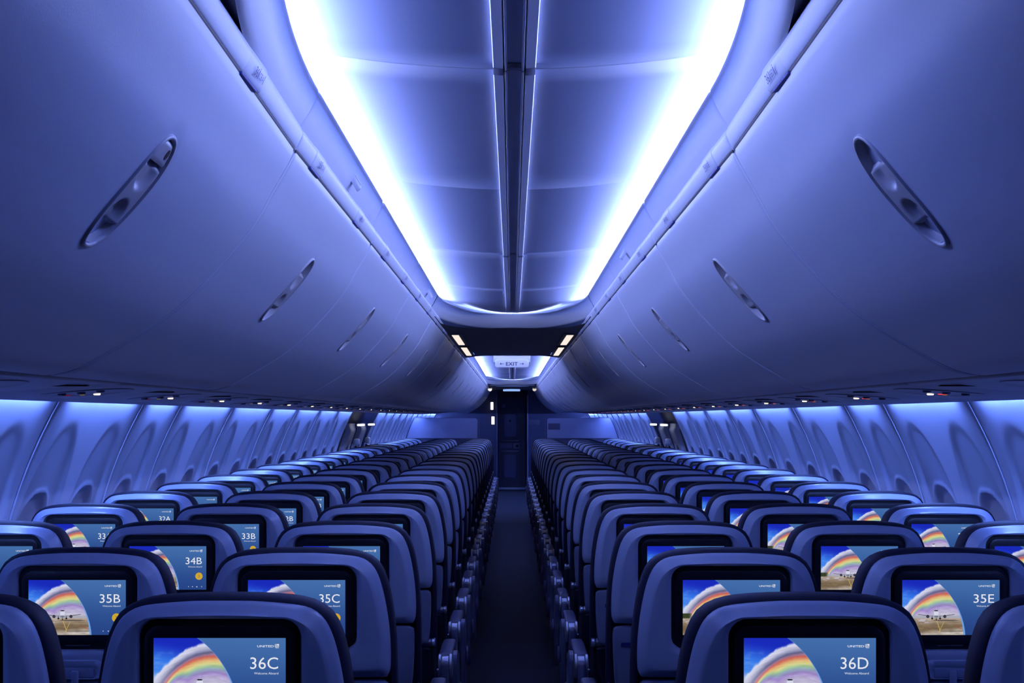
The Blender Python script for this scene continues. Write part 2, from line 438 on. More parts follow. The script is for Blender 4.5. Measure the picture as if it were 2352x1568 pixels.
def bin_meshes(s, L, y0w):
    """door, rail, seal, latch pieces for a bin of length L (local y from -L/2), tapered if it lies aft"""
    tp = y0w < 2.6
    key = (s, round(L, 2), y0w if tp else None)
    if key in BINCACHE: return BINCACHE[key]
    def pos(x, y, z):
        k = taper(y0w+L/2+y) if tp else 1.
        return (s*x*k, y, H+z)
    fine = y0w < 6
    hs = .0055 if fine else .011
    sg = sorted(set(list(np.linspace(0, SLC-LA-.02, 16))+list(np.arange(SLC-LA-.02, SLC+LA+.02, hs))+list(np.linspace(SLC+LA+.02, LB, 50))))
    e = L/2-.003
    yg = sorted(set([-e, -e+.002, -e+.005, -e+.010, -e+.018, -e+.03]+list(np.linspace(-e+.06, -LBW-.02, 10))+list(np.arange(-LBW-.02, LBW+.02, hs))
                    + list(np.linspace(LBW+.02, e-.06, 10))+[e-.03, e-.018, e-.010, e-.005, e-.002, e]))
    V = []; idx = {}; F = []
    for i, a in enumerate(sg):
        for j, y in enumerate(yg):
            dd = e-abs(y); h = -.007*(1-min(dd/.016, 1))**2
            dt = min(a, LB-a); h -= .003*(1-min(dt/.006, 1))**2
            u, v = a-SLC, y; q = stad(u, v)
            if 0 < q < 4:                       # gentle swelling around the latch, pressed edge
                h += -.0035*math.exp(-((q-1)/.6)**2)*.3
            idx[i, j] = len(V); x, z = surf(a, h); V.append(pos(x, y, z))
    for i in range(len(sg)-1):
        for j in range(len(yg)-1):
            uc = (sg[i]+sg[i+1])/2-SLC; vc = (yg[j]+yg[j+1])/2
            if stad(uc, vc) < .93: continue
            f = (idx[i, j], idx[i, j+1], idx[i+1, j+1], idx[i+1, j]); F.append(f if s < 0 else f[::-1])
    door = mesh('bin_door', V, F, M_BIN, 60)
    # body behind the door
    P = []
    for y in (-L/2, L/2):
        row = [pos(.475, y, .572)]
        for a in np.linspace(.0, LB, 24):
            x, z = surf(a, -.013); row.append(pos(x, y, z))
        P.append(row)
    bb = MB().grid(np.array(P), flip=(s > 0))
    # close the two ends
    for k, y in enumerate((-L/2, L/2)):
        loop = [pos(.475, y, .572)]+[pos(*(lambda q: (q[0], y, q[1]))(surf(a, -.013))) for a in np.linspace(0, LB, 24)]+[pos(.934, y, .3), pos(.8, y, .55)]
        bb.add(loop, [tuple(range(len(loop)))])
    body = bb.make('bin_body', M_BIN, 60)
    rl = crom([(.4375, .5325), (.4335, .5335), (.4308, .5360), (.4268, .5420), (.4222, .5510), (.4188, .5595), (.4185, .5650), (.4220, .5730), (.435, .578), (.475, .578)], 4)
    ys = [-L/2+.002, -L/2+.004, -L/2+.012, -L/2+.03, L/2-.03, L/2-.012, L/2-.004, L/2-.002]; kk = [.006, .003, .001, 0, 0, .001, .003, .006]
    P = [[pos(x+k, y, z-k*.5) for x, z in rl] for y, k in zip(ys, kk)]
    rail = MB().grid(np.array(P), flip=(s < 0)).make('bin_rail', M_BIN, 60)
    P = [[pos(.4335, y, .5350), pos(.4355, y, .5275)] for y in (-L/2+.01, L/2-.006)]
    b = MB().grid(np.array([[pos(.4345, y, .5350), pos(.4338, y, .5325), pos(.4350, y, .5300), pos(.4375, y, .5270)] for y in (-L/2+.008, L/2-.006)]), flip=(s < 0))
    seal = b.make('seal', M_SEAL)
    # latch: rim, bowl, paddle
    def ring(k, h): 
        out = []
        for u, v in latch_ring(k):
            x, z = surf(SLC+u, h); out.append(pos(x, v, z))
        return out
    fl = (s > 0)
    b = MB(); b.loft([ring(1.045, -.003), ring(1.04, .0012), ring(1.015, .0030), ring(.985, .0030), ring(.965, .0010), ring(.955, -.004)], False, False, flip=not fl)
    rim = b.make('latch_rim', M_CAV, 50)
    b = MB(); b.loft([ring(.960, -.002), ring(.93, -.014), ring(.82, -.027), ring(.5, -.032), ring(.1, -.033)], False, True, flip=not fl)
    bowl = b.make('latch_recess', M_CAV, 70)
    # paddle: oblong middle piece with two scooped finger dishes
    us = np.linspace(-.0545, .058, 34); vs_ = np.linspace(-1, 1, 21); P = []
    for u in us:
        row = []
        hw = LBW*.965*(max(0, 1-(abs(u)/(LA*.945))**2.6))**(1/2.4)
        for v in vs_:
            vv = v*hw; h = .0002
            for uc in (-.036, .040):
                r = math.hypot((u-uc)/.032, (vv-.008*0)/.034); h -= .011*(1-ssm(.55, 1.0, r))*(1 if uc > 0 else .75)
            ed = ssm(.95, 1, abs(v)); h -= .003*ed
            eu = max(ssm(-.047, -.0545, u), ssm(.0505, .058, u)); h -= .010*float(eu)
            x, z = surf(SLC+u, h); row.append(pos(x, vv, z))
        P.append(row)
    pad = MB().grid(np.array(P), flip=(s > 0)).make('latch_paddle', M_CAV, 60)
    # lock cap for the one bin that has it
    us = np.linspace(-.0935, -.056, 10); P = []
    for u in us:
        row = []; hw = LBW*.95*(max(0, 1-(abs(u)/(LA*.952))**2.6))**(1/2.4)
        for v in vs_:
            vv = v*hw; ed = max(ssm(.85, 1, abs(v)), float(ssm(-.088, -.0935, u)), float(ssm(-.058, -.056, u))*.6); h = .0008-.004*ed
            x, z = surf(SLC+u, h); row.append(pos(x, vv, z))
        P.append(row)
    cap = MB().grid(np.array(P), flip=(s > 0)).make('lock_cap', M_CAV, 60)
    kh = []
    for h, k in ((-.0012, 1.), (.0014, 1.)):
        L_ = []
        for q in range(16):
            a = 2*PI*q/16; x, z = surf(SLC-.075+.0085*k*math.cos(a), h); L_.append(pos(x, .016+.0065*math.sin(a), z))
        kh.append(L_)
    keyh = MB().loft(kh, flip=not fl).make('keyhole', M_DARK)
    if True:
        P = []
        for y, h in ((-.0130, -.010), (-.0120, .0002), (-.0090, .0016), (-.0040, .0016), (-.0010, .0002), (-.0002, -.010)):
            P.append([pos(*(lambda q: (q[0], L/2+y, q[1]))(surf(a, h))) for a in np.linspace(.006, LB-.03, 70)])
        gask = MB().grid(np.array(P), flip=(s > 0)).make('edge_gasket', M_GASK, 70)  # added pale strip, standing in for light on the rounded bin edge
    r = dict(gask=gask, door=door, body=body, rail=rail, seal=seal, rim=rim, bowl=bowl, pad=pad, cap=cap, keyh=keyh)
    BINCACHE[key] = r; return r
ROWS = list(range(36, 19, -1))+[12, 11, 10, 8, 7]
def row_y(k): return 2.208+.787*k+(.12 if k >= 16 else 0)+(.14 if k >= 17 else 0)
def icon_person(h):
    V = []; F = []
    def disc(cx, cz, rx, rz, n=10):
        m = len(V); V.extend([(cx+rx*math.cos(2*PI*q/n), 0, cz+rz*math.sin(2*PI*q/n)) for q in range(n)]); F.append(tuple(m+q for q in range(n)))
    disc(0, h*.90, h*.10, h*.10); 
    m = len(V); V.extend([(-h*.13, 0, 0), (h*.13, 0, 0), (h*.15, 0, h*.76), (-h*.15, 0, h*.76)]); F.append((m, m+1, m+2, m+3))
    return V, F
def placard_mesh(s, row):
    """row number, seat letters and pictograms, local plane XZ facing -Y, later turned onto the rail"""
    V = []; F = []
    def add(v, f, dx, dz=0):
        m = len(V); V.extend([(p[0]+dx, p[1], p[2]+dz) for p in v]); F.extend([tuple(i+m for i in q) for q in f])
    hh = .0155
    a, f, wd = text_bm(str(row), hh, .022, 'L', .01)
    x = 0; add(a, f, x); x += .027
    pv, pf = icon_person(hh*1.15); bar = ([(0, 0, 0), (.003, 0, 0), (.003, 0, hh), (0, 0, hh)], [(0, 1, 2, 3)])
    if s < 0:
        add(pv, pf, x); x += .006
        for ch in 'CBA':
            a, f, wd = text_bm(ch, hh*.72, None, 'L'); add(a, f, x, .002); x += wd+.0022
        add(*bar, x)
    else:
        add(*bar, x); x += .006
        for ch in 'FED':
            a, f, wd = text_bm(ch, hh*.72, None, 'L'); add(a, f, x, .002); x += wd+.0022
        x += .003; add(pv, pf, x)
    V = np.array(V); V[:, 0] -= x/2
    return mesh('row_lettering', V, F, M_NAVY, smooth=False)
def sleeve_mesh(s, y, tapered):
    """raised sleeve round the rail, local"""
    pf = crom([(.4335, .5325), (.4300, .5348), (.4255, .5412), (.4208, .5505), (.4172, .5595), (.4168, .5655), (.4210, .5745), (.4330, .5805)], 4)
    k = taper(y) if tapered else 1
    ys = [-.075, -.0735, -.068, .068, .0735, .075]; kk = [.0025, .0008, 0, 0, .0008, .0025]
    P = [[(s*(x+q)*k, yy, H+z) for x, z in pf] for yy, q in zip(ys, kk)]
    return MB().grid(np.array(P), flip=(s < 0)).make('placard_sleeve', M_BIN, 50)
for s in (-1, 1):
    for k in range(len(JA)-1):
        a, c = JA[k], JA[k+1]; L = round(c-a, 2); mid = (a+c)/2
        ms = bin_meshes(s, L, a)
        if k == 0: lab = 'white %s overhead bin above the camera, behind the nearest one in view' % sd[s]
        elif k == 1: lab = ('nearest left overhead bin, with a keyhole cap in its latch' if s < 0 else 'nearest right overhead bin with plain oval latch')
        else: lab = 'curved white %s overhead bin, %s along the row from the camera' % (sd[s], ordinal(k))
        t = thing('overhead_bin', lab, 'overhead bin', (0, mid, 0), 'curved overhead bins along the %s side' % sd[s])
        t.location = (s*.70, mid, H+.3); off = (-s*.70, 0, -(H+.3))
        put('bin_body', ms['body'], t, off); put('bin_door', ms['door'], t, off); put('bin_rail', ms['rail'], t, off); put('seal', ms['seal'], t, off)
        put('edge_gasket', ms['gask'], t, off)
        lt = put('latch', ms['bowl'], t, off); put('rim', ms['rim'], lt); put('paddle', ms['pad'], lt)
        if k == 1 and s < 0: put('lock_cap', ms['cap'], lt); put('keyhole', ms['keyh'], lt)
        for r, rw in enumerate(ROWS):
            yr = row_y(r)-.06
            if a+.08 <= yr < c-.0 or (a <= yr < a+.08):
                tp = a < 2.6; yl = min(max(yr, a+.085), c-.085)-mid
                kk = taper(yl+mid) if tp else 1
                sl = put('row_placard', sleeve_mesh(s, yl+mid, tp), t, (off[0], yl, off[2]))
                put('placard_clip', MB().box((0, 0, 0), (.007, .118, .006), .002).make('clip', M_NAVY), t, (s*.4330*kk+off[0], yl-.018, .5295-.3))
                if r < 9:
                    lm = placard_mesh(s, rw)
                    lo = put('row_lettering', lm, sl)
                    # rail face tangent: up from (.4300,.5365) to (.4195,.5560); text x runs along the cabin
                    up = Vector((s*(.4172-.4255), 0, .5595-.5412)).normalized()
                    xd = Vector((0, 1, 0)) if s < 0 else Vector((0, -1, 0))
                    nd = xd.cross(up)                       # text faces along x cross up
                    R = Matrix((xd, -nd, up)).transposed().to_4x4()   # local -Y is the facing direction
                    lo.matrix_local = Matrix.Translation((s*.4248*kk, .012, H+.5420))@R
                    lo.location += nd*.0028

# ================================================================ service units under the bins
PSU = crom([(.925, .125), (.927, .095), (.934, .0785), (.99, .079), (1.06, .0725), (1.14, .0655), (1.25, .0585), (1.38, .0535), (1.47, .0525), (1.492, .0535), (1.497, .060)], 6)
def psuz(x): return float(np.interp(x, PSU[12:57, 0], PSU[12:57, 1]))
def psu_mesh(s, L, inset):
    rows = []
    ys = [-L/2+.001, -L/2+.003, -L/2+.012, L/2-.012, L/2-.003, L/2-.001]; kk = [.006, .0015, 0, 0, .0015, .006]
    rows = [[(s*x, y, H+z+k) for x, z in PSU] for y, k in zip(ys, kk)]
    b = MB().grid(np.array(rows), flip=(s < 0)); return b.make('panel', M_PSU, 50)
def ell(b, cx, cy, z, rx, ry, h, s, n=18):
    b.loft([[(s*(cx+rx*k*math.cos(2*PI*q/n)), cy+ry*k*math.sin(2*PI*q/n), z+dz) for q in range(n)] for dz, k in ((.004, 1.), (-h*.6, 1.), (-h, .8))], flip=(s < 0) == False)
    return b
PM = {}
for s in (-1, 1):
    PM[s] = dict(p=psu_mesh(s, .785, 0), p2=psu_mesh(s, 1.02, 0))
    b = MB(); b.loft([[(s*(1.125+.115*k*math.cos(2*PI*q/36)), -.03+.16*k*math.sin(2*PI*q/36), H+psuz(1.125+.115*k*math.cos(2*PI*q/36))-h) for q in range(36)]
        for k, h in ((1.0, -.003), (.985, .0025), (.95, .0030), (.92, .0012), (.5, .0012), (.1, .0012))], False, True, flip=not (s < 0)); PM[s]['well'] = b.make('well', M_PSU, 50)
    b = MB(); ell(b, 0, 0, 0, .009, .011, .004, s); PM[s]['lamp'] = b.make('lamp', E_READ)
    b = MB(); ell(b, 0, 0, 0, .007, .009, .003, s); PM[s]['dim'] = b.make('dim', E_DIM)
    b = MB(); ell(b, 0, 0, 0, .011, .011, .006, s); PM[s]['noz'] = b.make('noz', M_ARM, 30)
    b = MB(); b.box((0, 0, 0), (.022, .014, .004), .0015); PM[s]['sign'] = b.make('sign', E_RED if s > 0 else emat('faint_red', (1., .05, .08), .12))
    b = MB(); b.box((0, 0, 0), (.12, .018, .004), .0015); PM[s]['grille'] = b.make('grille', M_DARK)
for s in (-1, 1):
    y = 2.208-2*.787
    for k in range(-2, 22):
        yc = row_y(k)+.787+.60 if k >= 0 else row_y(0)+.787*k+1.387
        if k == 15: Lk = 'p2'
        t = thing('service_panel', ('%s underbin service panel with reading lamp, %s from the camera' % (sd[s], ordinal(k+3))), 'service panel',
                  (s*1.2, yc, H+.06), 'service panels under the %s bins' % sd[s])
        off = (-s*1.2, 0, -(H+.06))
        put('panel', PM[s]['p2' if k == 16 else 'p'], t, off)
        w_ = put('lamp_well', PM[s]['well'], t, off)
        put('reading_lamp', PM[s]['lamp'], w_, (s*1.130, .065, H+psuz(1.13)-.001))
        put('reading_lamp', PM[s]['dim'], w_, (s*1.165, .050, H+psuz(1.165)-.001))
        put('seatbelt_sign', PM[s]['sign'], w_, (s*(1.152 if s > 0 else 1.20), .030, H+psuz(1.152 if s > 0 else 1.20)-.001))
        for q in range(3): put('air_nozzle', PM[s]['noz'], w_, (s*(1.07+.05*q), -.10, H+psuz(1.07+.05*q)-.0005))
        put('grille', PM[s]['grille'], t, (off[0]+s*1.04, .30, psuz(1.04)-.0005-.06))

# ================================================================ sidewall panels
SEAM = [1.2, 2.35, 3.5, 4.57, 5.61, 6.26, 7.43, 8.64, 9.67, 10.80, 11.93, 13.05]
SEAM2 = [15.45, 16.55, 17.65, 18.75, 19.85, 20.95, 22.05, 23.15, 24.25, 25.35, 27.0]
def wall_panel(s, a, c, wins, step):
    L = c-a
    ys = sorted(set([a, a+.002, a+.005, a+.010, a+.02, a+.035, a+.05]+list(np.arange(a+.06, c-.06, step))+[c-.05, c-.035, c-.02, c-.010, c-.005, c-.002, c]))
    zs = np.r_[np.arange(-1.40, -.70, .05), np.arange(-.70, -.62, .02), np.arange(-.62, -.24, .011), np.arange(-.24, .06, .012), .08, .12, .16]
    Y, Z = np.meshgrid(np.array(ys), zs, indexing='ij')
    D = np.zeros_like(Y)
    for wc in wins:
        e = np.sqrt(((Y-wc)/.215)**2+((Z+.43)/.42)**2)
        D += (.0015+.062*np.clip(-Z, 0, .45))*(1-ssm(.88, 1.02, e))
        e2 = (np.abs((Y-wc)/.150)**2.6+np.abs((Z+.49)/.215)**2.6)**(1/2.6)
        D += .022*(1-ssm(.90, 1.0, e2))
        D -= .0045*np.exp(-((e2-1.04)/.035)**2)
    dd = np.minimum(Y-a, c-Y)
    D += .004*(1-ssm(0, .030, dd))+.003*(1-ssm(0, .008, dd))
    X = wallx(Z)+D
    P = np.stack([s*X, Y-(a+c)/2, Z+H], -1)
    return MB().grid(P, flip=(s > 0)).make('wall_panel', M_WALL, 70)
def seam_trim(s):
    zs = np.linspace(-1.3, .10, 40); P = []
    for dy, dx in ((-.0045, .010), (-.0035, .0005), (0, -.0008), (.0035, .0005), (.0045, .010)):
        P.append([(s*(wallx(z)+dx), dy, z+H) for z in zs])
    return MB().grid(np.array(P), flip=(s > 0)).make('seam_trim', M_WALL, 50)
TRIM = {s: seam_trim(s) for s in (-1, 1)}
def shade_mesh(s):
    zs = np.linspace(-.685, -.30, 12); P = []
    for y in np.linspace(-.128, .128, 7):
        P.append([(s*(wallx(z)+.044), y, z+H) for z in zs])
    return MB().grid(np.array(P), flip=(s > 0)).make('window_shade', M_WALL, 50)
SHADE = {s: shade_mesh(s) for s in (-1, 1)}
WINS = {3.5: [3.74, 4.30], 4.57: [4.84, 5.37], 5.61: [5.92], 6.26: [6.53, 7.10], 7.43: [7.70, 8.32], 8.64: [8.88, 9.44], 9.67: [9.98, 10.52],
        10.80: [11.07, 11.63], 11.93: [12.2, 12.78]}
def led(s, a, c, m):
    # ribbon tucked above the outboard edge of the service panels, facing down and outboard
    P = [[(s*1.502, y, H+.083), (s*1.520, y, H+.090)] for y in (a, c)]
    return MB().grid(np.array(P), flip=(s > 0)).make('sidewall_light', m)
for s in (-1, 1):
    n = 0
    for seams in (SEAM, SEAM2):
        for a, c in zip(seams[:-1], seams[1:]):
            n += 1
            w_ = WINS.get(a, [a+.26, a+.82] if c-a > .9 else [(a+c)/2])
            if c-a > 1.5: w_ = [a+.3, a+.85, a+1.4]
            me = wall_panel(s, a, c, w_, .008 if c < 7.5 else .012)
            t = thing('cabin_sidewall', '%s sidewall panel with %s tall oval window surround%s, %s from the camera' %
                      (sd[s], {1: 'one', 2: 'two', 3: 'three'}[len(w_)], '' if len(w_) == 1 else 's', ordinal(n)), 'wall panel', (s*1.6, (a+c)/2, .05), 'sidewall panels on the %s side' % sd[s])
            off = (-s*1.6, 0, -.05)
            put('panel', me, t, off)
            put('seam_trim', TRIM[s], t, (off[0], -(c-a)/2+.0065, off[2]))
            for q in w_: put('window_shade', SHADE[s], t, (off[0], q-(a+c)/2, off[2]))
            g = .16
            tag(put('sidewall_light', led(s, a+.115, c-.115, E_SD)), 'blue light strip under the %s bins washing the %s wall panel' % (sd[s], ordinal(n)), 'light strip',
                'light strips along the %s sidewall' % sd[s])
# ---- over-wing exits
for s in (-1, 1):
    zs = np.r_[np.linspace(-1.40, .14, 60)]
    b = MB(); P = [[(s*(wallx(z)+.14), y, z+H) for z in zs] for y in (13.05, 15.45)]
    b.grid(np.array(P), flip=(s > 0)); 
    struct(put('wall_%s_exit_bay' % sd[s], b.make('bay', M_GAL)))
    for q, yc in enumerate((13.95, 14.98)):
        t = thing('exit_hatch', '%s over-wing exit hatch with lit lens above its handle, the %s one' % (sd[s], 'nearer' if q == 0 else 'farther'), 'exit hatch',
                  (s*1.6, yc, .3), 'over-wing exit hatches')
        off = (-s*1.6, 0, -.3)
        ys = np.linspace(-.34, .34, 36); zz = np.linspace(-1.0, -.06, 46); Y, Z = np.meshgrid(ys, zz, indexing='ij')
        D = .045+.04*ssm(.24, .34, np.abs(Y))+.04*ssm(-.14, -.06, Z)
        e2 = (np.abs(Y/.15)**2.6+np.abs((Z+.5)/.2)**2.6)**(1/2.6); D += .04*(1-ssm(.9, 1, e2))
        put('hatch_panel', MB().grid(np.stack([s*(wallx(Z)+D-.03), Y, Z+H], -1), flip=(s > 0)).make('hatch', M_WALL, 60), t, off)
        b = MB(); b.box((s*1.565, 0, H-.075), (.05, .30, .022), .009); put('lit_lens', b.make('lens', E_COOL if False else E_WHITE), t, off)
        b = MB(); b.box((s*1.605, -.02, H-.25), (.05, .16, .07), .02); put('handle_cover', b.make('cover', M_BIN), t, off)
        b = MB(); b.box((s*1.62, .03, H-.36), (.03, .08, .14), .012); b.box((s*1.60, .03, H-.42), (.02, .20, .03), .008); put('pull_handle', b.make('pull', M_DARK), t, off)

# ================================================================ seats
SHX = [(0, -.302), (.05, -.3025), (.10, -.306), (.135, -.311), (.155, -.320), (.170, -.335), (.182, -.360), (.191, -.392), (.198, -.428), (.2035, -.468),
       (.2065, -.51), (.2065, -.55), (.203, -.568), (.194, -.577), (.12, -.578), (.05, -.578)]
def outline(pts, n=96):
    R = crom(pts, 6); Lp = R[::-1][:-0 or None]*np.array((-1, 1))
    # build counter-clockwise (x right, z up): start bottom centre -> right -> top -> left
    right = R[::-1]                    # from bottom to top on the right side
    left = R*np.array((-1, 1))         # from top to bottom on the left side
    P = np.vstack([[(0, right[0][1])], right, left[1:], [(0, right[0][1])]])
    Q = resample(P, n+1)[:-1]; return Q
SH = outline(SHX, 120)
def match(loop_fn, ref, c):
    """inner loop sampled at the same polar angles as ref around centre c"""
    inner = np.asarray(loop_fn); cc = np.array(c); m = []
    D = inner-cc; ang = np.unwrap(np.arctan2(D[:, 1], D[:, 0])); L = np.vstack([D, D[:1]]); 
    for p in ref-cc:
        best = None; a = math.atan2(p[1], p[0]); d = np.array((math.cos(a), math.sin(a)))
        for i in range(len(D)):
            u, v = L[i], L[i+1]; e = v-u; det = d[0]*(-e[1])+d[1]*e[0]
            if abs(det) < 1e-12: continue
            t = (u[0]*(-e[1])+u[1]*e[0])/det; q = (d[0]*u[1]-d[1]*u[0])/det
            if t > 0 and -1e-6 <= q <= 1+1e-6 and (best is None or t > best): best = t
        m.append(cc+d*(best or 0))
    return np.array(m)
RC = (-.132, .132, -.514, -.329)         # monitor recess
rec = rrect(*RC, .030, 10)
CEN = (0, -.43)
slant = lambda z: .26*max(0, -.58-z)
def at_y(L2, y): return [(p[0], y+slant(p[1]), H+p[1]) for p in L2]
def ys_loop(L2, f): return [(p[0], f(p), H+p[1]) for p in L2]
rl = lambda r: match(r, SH, CEN)
def flat_mix(a, b, t): return a*(1-t)+b*t
sc_ = lambda kx, kz: np.stack([SH[:, 0]*kx, -.44+(SH[:, 1]+.44)*kz], 1)
o1 = sc_(.971, .957); o2 = sc_(.905, .862); r0 = rl(rrect(RC[0]-.010, RC[1]+.010, RC[2]-.006, RC[3]+.006, .036, 10)); r1 = rl(rrect(RC[0]-.003, RC[1]+.003, RC[2]-.002, RC[3]+.002, .032, 10)); r2 = rl(rec)
loops = [at_y(SH, .040), at_y(SH, .012), at_y(offset_closed(SH, -.002), .004), at_y(o1, -.0005), at_y(flat_mix(o1, o2, .55), -.0085), at_y(o2, -.0150), at_y(flat_mix(o2, r0, .12), -.0158), at_y(flat_mix(o2, r0, .85), -.0158), at_y(r0, -.0152), at_y(r1, -.0120), at_y(r2, -.002), at_y(r2, .022)]
ME_SHELL = MB().loft(loops, False, False, flip=True).make('back_shell', M_SHELL, 40)
# leather back: larger outline running down to the seat
LEX = [(0, -.2925), (.06, -.2935), (.11, -.297), (.140, -.303), (.163, -.313), (.180, -.329), (.193, -.356), (.2025, -.390), (.2095, -.43), (.2145, -.47), (.2175, -.52), (.219, -.60), (.217, -.75), (.214, -.90), (.21, -1.0), (.19, -1.03), (.1, -1.03), (.04, -1.03)]
LE = outline(LEX, 120)
loops = [at_y(offset_closed(LE, -.012), .020), at_y(offset_closed(LE, -.003), .026), at_y(LE, .040), at_y(LE, .065), at_y(offset_closed(LE, -.006), .085), at_y(offset_closed(LE, -.025), .102), at_y(offset_closed(LE, -.07), .112)]
ME_LEATH = MB().loft(loops, True, True, flip=True).make('back_cushion', M_LEATH, 60)
# monitor frame
def frame_loops(n=None):
    outer = rrect(RC[0]+.002, RC[1]-.002, RC[2]+.001, RC[3]-.001, .029, 10)
    i1 = rrect(RC[0]+.009, RC[1]-.009, RC[2]+.016, RC[3]-.011, .024, 10)
    i2 = rrect(RC[0]+.014, RC[1]-.014, RC[2]+.024, RC[3]-.016, .020, 10)
    i3 = rrect(-.1085, .1085, -.4815, -.3585, .004, 10)
    return outer, i1, i2, i3
a, b1, b2, b3 = frame_loops()
loops = [at_y(a, .012), at_y(a, .001), at_y(b1, .0005), at_y(b1, -.0050), at_y(b2, -.0065), at_y(b3, -.0060), at_y(b3, -.0045)]
ME_BEZ = MB().loft(loops, False, True, flip=True).make('monitor', M_DARK, 35)
b = MB(); b.box((0, -.0005, H-.505), (.055, .003, .0016)); b.box((-.085, -.0005, H-.505), (.016, .003, .005)); b.box((.075, -.0005, H-.5045), (.006, .003, .004), .001)
ME_PORTS = b.make('ports', M_ARM)
# cocktail latch under the monitor: raised arch round a shallow niche, with turning tab
def arch(k0, r, z0, z1, y):
    return [(p[0], y, H+p[1]) for p in rrect(-k0, k0, z0, z1, r, 8)]
b = MB(); b.loft([arch(.066, .020, -.5765, -.533, -.0140), arch(.062, .019, -.5765, -.536, -.0185), arch(.052, .015, -.5765, -.546, -.0190), arch(.046, .012, -.5760, -.551, -.0160), arch(.045, .011, -.5755, -.552, -.0145)], False, True, flip=True)
ME_ARCH = b.make('latch_surround', M_SHELL, 50)
b = MB(); b.box((0, -.0155, H-.564), (.080, .003, .019), .001); ME_NICHE = b.make('latch_niche', M_LOW)
b = MB(); b.box((0, -.0215, H-.574), (.016, .009, .034), .004); ME_TAB = b.make('table_latch', M_LOW)
# folded tray table / lower back panel
TB = [(0, -.5845), (.10, -.5845), (.180, -.585), (.196, -.590), (.2015, -.602), (.201, -.65), (.198, -.70), (.1955, -.735), (.190, -.765), (.176, -.776), (.08, -.777)]
TO = outline(TB[::1], 90) 
loops = [at_y(TO, .030), at_y(TO, .004), at_y(offset_closed(TO, -.0025), -.001), at_y(offset_closed(TO, -.008), -.003)]
ME_TRAY = MB().loft(loops, False, True, flip=True).make('tray_table', M_LOW, 40)
b = MB()
for zz, y_ in ((-.80, .075),): pass
PK = outline([(0, -.785), (.10, -.785), (.19, -.788), (.196, -.80), (.20, -.90), (.20, -.98), (.19, -1.0), (.1, -1.0), (.05, -1.0)], 60)
loops = [at_y(PK, .030), at_y(PK, .006), at_y(offset_closed(PK, -.006), .000)]
ME_POCK = MB().loft(loops, False, True, flip=True).make('seat_pocket', M_LEATH, 40)
# seat cushion
b = MB(); b.box((0, .375, H-1.055), (.445, .50, .115), .045, 4); ME_SEAT = b.make('seat_cushion', M_LEATH, 60)
# leg frame
b = MB()
for x in (-.13, .13):
    b.box((x, .34, .19), (.035, .05, .37), .008); b.box((x, .34, .02), (.05, .42, .035), .01)
b.box((0, .34, H-1.125), (.42, .40, .03), .008)
ME_LEG = b.make('leg_frame', M_ARM)
def arm_meshes(sx, end):
    X = sx*.2345
    o = {}
    # pad
    b = MB(); rows = []
    for y, hw, zt in ((.355, .0235, -.868), (.362, .0250, -.862), (.40, .0255, -.858), (.60, .0255, -.858), (.70, .0245, -.862), (.735, .020, -.870), (.745, .012, -.88)):
        L = []
        for q in range(16):
            a = 2*PI*q/16; L.append((X+hw*np.sign(math.cos(a))*abs(math.cos(a))**.5, y, H+zt-.016+.016*np.sign(math.sin(a))*abs(math.sin(a))**.5))
        rows.append(L)
    b.loft(rows, flip=True); o['pad'] = b.make('pad', M_PAD, 50)
    # hub at the rear end: two cheeks and a centre band
    b = MB()
    for q in (-1, 1): 
        c = X+q*.0195; L0 = []
        for dx, k in ((-.0075, .86), (-.004, 1.), (.004, 1.), (.0075, .86)):
            L0.append([(c+dx, .350+.034*k*math.cos(t)*1.0, H-.905+.045*k*math.sin(t)) for t in np.linspace(0, 2*PI, 25)[:-1]])
        b.loft(L0)
    o['cheek'] = b.make('hub_cheek', M_METAL, 50)
    b = MB(); L0 = []
    for dx in (-.0115, .0115): L0.append([(X+dx, .352+.031*math.cos(t), H-.907+.040*math.sin(t)) for t in np.linspace(0, 2*PI, 25)[:-1]])
    b.loft(L0); o['band'] = b.make('hub_band', M_METAL, 50)
    # arm core below the pad
    b = MB(); b.box((X, .52, H-.905), (.030, .34, .05), .012); b.box((X, .30, H-1.0), (.028, .06, .24), .01); o['core'] = b.make('arm_core', M_ARM)
    if end:
        # aisle shroud: tall rounded cheek beside the arm
        c = X+sx*.034; L0 = []
        out = crom([(.40, -.872), (.425, -.868), (.47, -.868), (.55, -.90), (.60, -.99), (.585, -1.10), (.52, -1.18), (.46, -1.21), (.415, -1.16), (.395, -1.05), (.39, -.95), (.39, -.885)], 6)
        for dx, k in ((-.009, 0), (-.003, 0), (.006, 0), (.009, -.006)):
            L0.append([(c+sx*dx, p[0]+(k if p[0] > .48 else -k), H+p[1]+(k if p[1] > -1.0 else -k)) for p in out])
        b = MB(); b.loft(L0, flip=(sx > 0)); o['shroud'] = b.make('aisle_shroud', M_ARM, 40)
        b = MB(); b.cyl((c+sx*.008, .47, H-1.02), (c+sx*.021, .47, H-1.02), .035, 20, .005); o['disc'] = b.make('bumper', M_ARM)
        b = MB(); b.cyl((c-sx*.065, .30, H-.91), (c-sx*.056, .30, H-.91), .004, 8); o['bolt'] = b.make('bolt', M_METAL)
    return o
ARM = {(sx, e): arm_meshes(sx, e) for sx in (-1, 1) for e in (False, True)}
def pivot(sx):
    b = MB(); x0 = sx*.165; x1 = sx*.214
    b.cyl((x0, .075, H-.772), (x1-sx*.015, .075, H-.772), .0165, 18, .002); b.cyl((x1-sx*.014, .075, H-.772), (x1, .075, H-.772), .0178, 18, .003)
    p = b.make('recline_pivot', M_METAL, 40)
    b = MB(); b.box((x1-sx*.012, .10, H-.90), (.022, .05, .25), .009); return p, b.make('pivot_strut', M_DARK)
